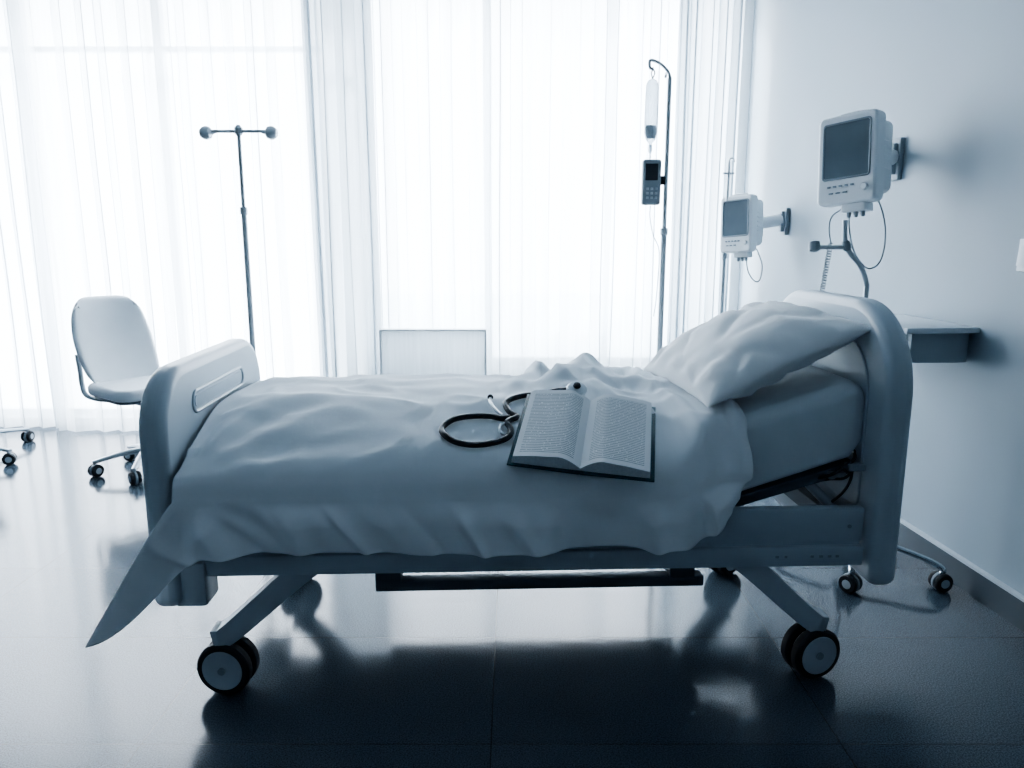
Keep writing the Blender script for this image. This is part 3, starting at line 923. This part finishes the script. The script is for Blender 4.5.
mb = MB(); mb.tube([(0, 0, 1.69), (0.002, 0, 1.665), (0.0, 0, 1.625)], 0.0045, 8, 4)
mb.lathe([(0.004, 1.65), (0.009, 1.66), (0.009, 1.685), (0.004, 1.69)], None, 12)
mb.build('drip_tube', M_clear, bg)
pu = root('infusion_pump', T3(0.645, 3.59, 0), 'small dark handheld infusion pump hanging below the bag', 'infusion pump')
mb = MB(); mb.box((0, 0, 1.52), (0.086, 0.045, 0.205), bev=0.012, seg=3)
mb.build('pump_body', M_grey, pu)
mb = MB(); mb.box((-0.003, -0.024, 1.565), (0.058, 0.004, 0.075), bev=0.002)
mb.build('pump_screen', M_dark, pu)
for r_ in range(3):
    for c_ in range(3):
        mb = MB(); mb.box((-0.02 + c_ * 0.02, -0.024, 1.49 - r_ * 0.02), (0.012, 0.005, 0.011), bev=0.002)
        mb.build('key', M_hub, pu)
mb = MB(); mb.box((0.053, 0.010, 1.53), (0.025, 0.03, 0.04), bev=0.004)
mb.build('pole_clamp', M_dark, pu)
mb = MB(); mb.tube([(0, 0, 1.415), (0.0, 0.0, 1.36), (0.02, 0.01, 1.28), (0.045, -0.02, 1.2), (0.04, -0.02, 1.0), (0.03, -0.02, 0.9)], 0.003, 8, 6)
mb.build('drip_line', M_clear, pu)

s3 = root('iv_stand', T3(1.200, 4.30), 'thin steel stand standing in the corner by the drape', 'iv stand')
star_base(s3, leg0=25, r=0.24)
mb = MB(); mb.lathe([(0.011, 0.10), (0.011, 1.15), (0.016, 1.155), (0.016, 1.18), (0.007, 1.185), (0.007, 1.68)], None, 14)
mb.build('pole', M_steel, s3)
mb = MB()
mb.tube([(-0.03, 0, 1.62), (0.03, 0, 1.62)], 0.006, 8); mb.tube([(0, 0, 1.61), (0, 0, 1.69), (0.02, 0, 1.70), (0.03, 0, 1.68)], 0.004, 8, 4)
mb.build('hook', M_steel, s3)

s4 = root('rolling_stand', T3(1.315, 2.80), 'chrome rolling stand with a curved neck behind the headboard', 'rolling stand')
for ang_, r_ in ((-44, 0.35), (-108, 0.27), (150, 0.24), (60, 0.24)):
    a = math.radians(ang_); e = Vector((math.cos(a), math.sin(a), 0))
    mb = MB(); mb.tube([Vector((0, 0, 0.12)), e * r_ * 0.3 + Vector((0, 0, 0.125)), e * r_ * 0.8 + Vector((0, 0, 0.105)), e * r_ + Vector((0, 0, 0.085)), e * r_ + Vector((0, 0, 0.06))], 0.011, 10, 5)
    lg = mb.build('base_leg', M_chrome, s4)
    small_caster(lg, e * r_, 0.034, a + 0.9, 0.07)
mb = MB(); mb.lathe([(0.03, 0.095), (0.036, 0.10), (0.036, 0.14), (0.018, 0.17)], None, 20); mb.build('base_hub', M_steel, s4)
mb = MB()
mb.tube([(0, 0, 0.12), (0, 0, 0.6), (0, 0, 1.04), (-0.002, 0, 1.10), (-0.03, 0, 1.165), (-0.075, 0, 1.215), (-0.095, 0, 1.26), (-0.10, 0, 1.33)], 0.0095, 12, 7)
mb.build('pole', M_steel, s4)
mb = MB()
mb.tube([(-0.20, 0, 1.232), (-0.07, 0, 1.232)], 0.008, 10)
mb.lathe([(0.010, -0.02), (0.019, -0.016), (0.021, 0.0), (0.019, 0.016), (0.010, 0.02)], axisM((-0.205, 0, 1.236), (0, 0.2, 1)), 16, m=1)
mb.lathe([(0.014, -0.018), (0.016, 0), (0.014, 0.018)], axisM((-0.088, 0, 1.238), (-0.3, 0, 1)), 14, m=1)
mb.build('side_arm', [M_steel, M_grey], s4)

# ------------------------------------------------------------------ patient monitors
def coil(p0, p1, r, turns):
    P0, P1 = Vector(p0), Vector(p1); d = (P1 - P0); L = d.length
    Mx = axisM(P0, d); n = turns * 10
    return [Mx @ Vector((r * math.cos(2 * pi * k / 10), r * math.sin(2 * pi * k / 10), L * k / n)) for k in range(n + 1)]

def monitor(M, w, h, d, label):
    c = root('patient_monitor', M, label, 'patient monitor', 'patient monitors on the wall')
    mb = MB()
    mb.prism(rrect(-w / 2, w / 2, -h / 2, h / 2, (0.022,) * 4, 6), 0.0, d * 0.42, lambda a, b, q: Vector((a, q, b)))
    mb.build('front_housing', M_white, c, bevel=0.010)
    mb = MB()
    mb.prism(rrect(-w * 0.40, w * 0.46, -h * 0.38, h * 0.44, 0.03, 6), d * 0.40, d * 0.85, lambda a, b, q: Vector((a, q, b)))
    mb.prism(rrect(-w * 0.25, w * 0.36, -h * 0.28, h * 0.30, 0.02, 6), d * 0.84, d * 1.05, lambda a, b, q: Vector((a, q, b)))
    for k in range(5): mb.box((w * 0.462, d * 0.62, h * 0.20 - k * h * 0.08), (0.004, d * 0.30, h * 0.03))
    mb.build('rear_housing', M_white, c, bevel=0.006)
    sw, sh = w * 0.76, h * 0.60
    mb = MB(); sz = h * 0.10
    mb.tube([(a, -0.001, b + sz) for a, b in rrect(-sw / 2 - 0.004, sw / 2 + 0.004, -sh / 2 - 0.004, sh / 2 + 0.004, 0.010, 5)], 0.004, 8, closed=True)
    mb.build('bezel', M_grey, c)
    mb = MB(); mb.prism([(a, b + sz) for a, b in rrect(-sw / 2, sw / 2, -sh / 2, sh / 2, 0.008, 5)], -0.002, 0.003, lambda a, b, q: Vector((a, q, b)))
    mb.build('screen', M_screen, c)
    for k in range(5):
        mb = MB(); mb.box((-w * 0.28 + k * w * 0.10, -0.002, -h * 0.30), (w * 0.055, 0.006, h * 0.022), bev=0.0012); mb.build('button', M_grey, c)
    for k in range(3):
        mb = MB(); mb.box((-w * 0.24 + k * w * 0.12, -0.002, -h * 0.375), (w * 0.07, 0.006, h * 0.018), bev=0.0012); mb.build('button', M_grey, c)
    mb = MB(); mb.lathe([(w * 0.060, 0), (w * 0.060, 0.010), (w * 0.045, 0.014)], axisM((w * 0.33, 0.002, -h * 0.34), (0, -1, 0)), 18)
    mb.build('dial', M_white, c)
    mb = MB()
    mb.tube([(-w * 0.22, d * 0.25, h * 0.48), (-w * 0.20, d * 0.25, h * 0.52), (w * 0.20, d * 0.25, h * 0.52), (w * 0.22, d * 0.25, h * 0.48)], 0.006, 10, 5)
    mb.build('carry_handle', M_white, c)
    mb = MB()
    mb.box((0.02, d * 0.35, -h * 0.54), (w * 0.42, d * 0.4, h * 0.10), bev=0.006)
    cbk = mb.build('connector_block', M_white, c)
    for k in (-1, 0, 1):
        mb = MB(); mb.lathe([(0.009, 0), (0.009, 0.018), (0.006, 0.024)], axisM((0.02 + k * w * 0.12, d * 0.3, -h * 0.58), (0, 0, -1)), 12)
        mb.build('connector', M_grey, cbk)
    for k in (-1, 1):
        mb = MB(); mb.box((-w * 0.505, d * 0.2, k * h * 0.08 - h * 0.02), (0.008, d * 0.2, h * 0.05), bev=0.003)
        mb.build('side_port', M_grey, c)
    return c

def add_bracket(c, wy, wz, target_world, ph):
    inv = c.matrix_world.inverted()
    WM = wallR_M(wy, wz)
    L = inv @ WM
    R3 = L.to_3x3()
    mb = MB()
    mb.box(L @ Vector((-0.012, 0, 0)), (0.020, 0.085, ph), rot=R3, bev=0.004)
    mb.box(L @ Vector((-0.030, 0, 0)), (0.020, 0.05, ph * 0.75), rot=R3, bev=0.004)
    mb.build('wall_plate', M_grey, c)
    a_ = L @ Vector((-0.03, 0, 0)); b_ = inv @ Vector(target_world)
    mb = MB()
    mb.tube([a_ + Vector((0, 0, 0.01)), b_ + Vector((0, 0, 0.01))], 0.034, 14)
    mb.lathe([(0.034, -0.068), (0.042, -0.060), (0.042, 0.055), (0.034, 0.063)], Matrix.Translation(b_), 18)
    mb.build('bracket_arm', M_white, c)

MM = T3(1.295, 3.02, 1.568) @ RZ(-52) @ Matrix.Rotation(math.radians(-4), 4, 'X') @ Matrix.Rotation(math.radians(-5), 4, 'Y')
m1 = monitor(MM, 0.235, 0.34, 0.17, 'white patient monitor with dark screen on wall bracket above headboard')
bpy.context.view_layer.update()
add_bracket(m1, 3.27, 1.59, MM @ Vector((0.02, 0.19, 0.0)), 0.17)
MM2 = T3(1.235, 4.24, 1.345) @ RZ(-50) @ Matrix.Rotation(math.radians(-3), 4, 'X') @ Matrix.Rotation(math.radians(-4), 4, 'Y')
m2 = monitor(MM2, 0.20, 0.31, 0.15, 'small white patient monitor on a wall bracket near the window corner')
bpy.context.view_layer.update()
add_bracket(m2, 4.34, 1.36, MM2 @ Vector((0.02, 0.17, 0.0)), 0.15)

def cable(pts, r, parentw, mat=M_grey, name='cable', sm=8):
    inv = parentw.matrix_world.inverted()
    mb = MB(); mb.tube([inv @ Vector(p) for p in pts], r, 8, sm)
    return mb.build(name, mat, parentw)
cable([(1.45, 3.10, 1.46), (1.49, 3.08, 1.35), (1.49, 3.05, 1.25), (1.45, 3.0, 1.17), (1.39, 2.97, 1.15), (1.34, 2.98, 1.21), (1.33, 3.02, 1.30), (1.35, 3.08, 1.37)], 0.0035, m1)
cable([(1.32, 3.08, 1.38), (1.27, 3.05, 1.35), (1.25, 3.02, 1.30), (1.255, 3.0, 1.24)], 0.003, m1)
inv = m1.matrix_world.inverted()
mb = MB(); mb.tube([inv @ v for v in coil((1.252, 3.0, 1.245), (1.225, 2.98, 1.06), 0.009, 18)], 0.0022, 6)
mb.build('coiled_cord', M_grey, m1)
cable([(1.38, 4.30, 1.21), (1.41, 4.28, 1.12), (1.40, 4.27, 1.04), (1.37, 4.27, 1.03), (1.335, 4.28, 1.08), (1.325, 4.30, 1.15), (1.33, 4.34, 1.20)], 0.0035, m2)

# ------------------------------------------------------------------ wall desk
DM = wallR_M(2.90, 0)
dk = root('wall_desk', DM, 'pale laminate wall-mounted desk with a shallow drawer', 'desk')
mb = MB(); mb.box((-0.135, 0, 0.943), (0.27, 0.50, 0.020), bev=0.003); mb.build('desk_top', M_desk, dk)
mb = MB(); mb.box((-0.128, 0, 0.878), (0.216, 0.45, 0.110), bev=0.004); ap = mb.build('apron', M_desk2, dk)
mb = MB(); mb.box((-0.242, 0, 0.880), (0.010, 0.40, 0.092), bev=0.003); dr = mb.build('drawer', M_desk, dk)
mb = MB(); mb.tube([(-0.245, -0.06, 0.885), (-0.262, -0.055, 0.885), (-0.262, 0.055, 0.885), (-0.245, 0.06, 0.885)], 0.004, 8); mb.build('handle', M_chrome, dr)

# ------------------------------------------------------------------ light switch
SM = wallR_M(2.455, 1.21)
sw = root('light_switch', SM, 'white double rocker light switch plate on the wall', 'light switch')
mb = MB(); mb.box((-0.005, 0, 0), (0.010, 0.095, 0.105), bev=0.003); mb.build('switch_plate', M_white, sw)
for y in (-0.023, 0.023):
    mb = MB(); mb.box((-0.011, y, 0), (0.006, 0.040, 0.070), rot=Matrix.Rotation(0.06, 3, 'Y'), bev=0.0015); mb.build('rocker', M_white, sw)

# ------------------------------------------------------------------ light
w = bpy.data.worlds.new('overcast_daylight'); scene.world = w; w.use_nodes = True
bgn = w.node_tree.nodes['Background']
bgn.inputs[0].default_value = (0.91, 0.96, 1.0, 1); bgn.inputs[1].default_value = 14.5
for W in (W1, W2):
    ld = bpy.data.lights.new('window_portal', 'AREA'); ld.shape = 'RECTANGLE'; ld.size = W[1] - W[0]; ld.size_y = W[3] - W[2]
    ld.cycles.is_portal = True
    lo = bpy.data.objects.new('window_portal', ld); COL.objects.link(lo)
    lo.matrix_world = T3((W[0] + W[1]) / 2, WY + 0.22, (W[2] + W[3]) / 2) @ Matrix.Rotation(math.radians(-90), 4, 'X')
# hazy low sun outside, behind the curtains
sd = bpy.data.lights.new('hazy_sun', 'SUN'); sd.energy = 8.0; sd.angle = math.radians(9); sd.color = (0.93, 0.97, 1.0)
so = bpy.data.objects.new('hazy_sun', sd); COL.objects.link(so)
el, az = math.radians(31), math.radians(46)
dirv = Vector((math.sin(az) * math.cos(el), -math.cos(az) * math.cos(el), -math.sin(el)))
so.matrix_world = Matrix.Translation((-5, 9, 5)) @ dirv.to_track_quat('-Z', 'Y').to_matrix().to_4x4()

# ------------------------------------------------------------------ camera
cd = bpy.data.cameras.new('camera'); cd.sensor_width = 36; cd.lens = 750 / 1024 * 36
cam = bpy.data.objects.new('camera', cd); COL.objects.link(cam)
cam.location = (0, 0, 1.26); cam.rotation_euler = (math.radians(90 - 10.9), 0, 0)
cd.clip_start = 0.05
scene.camera = cam
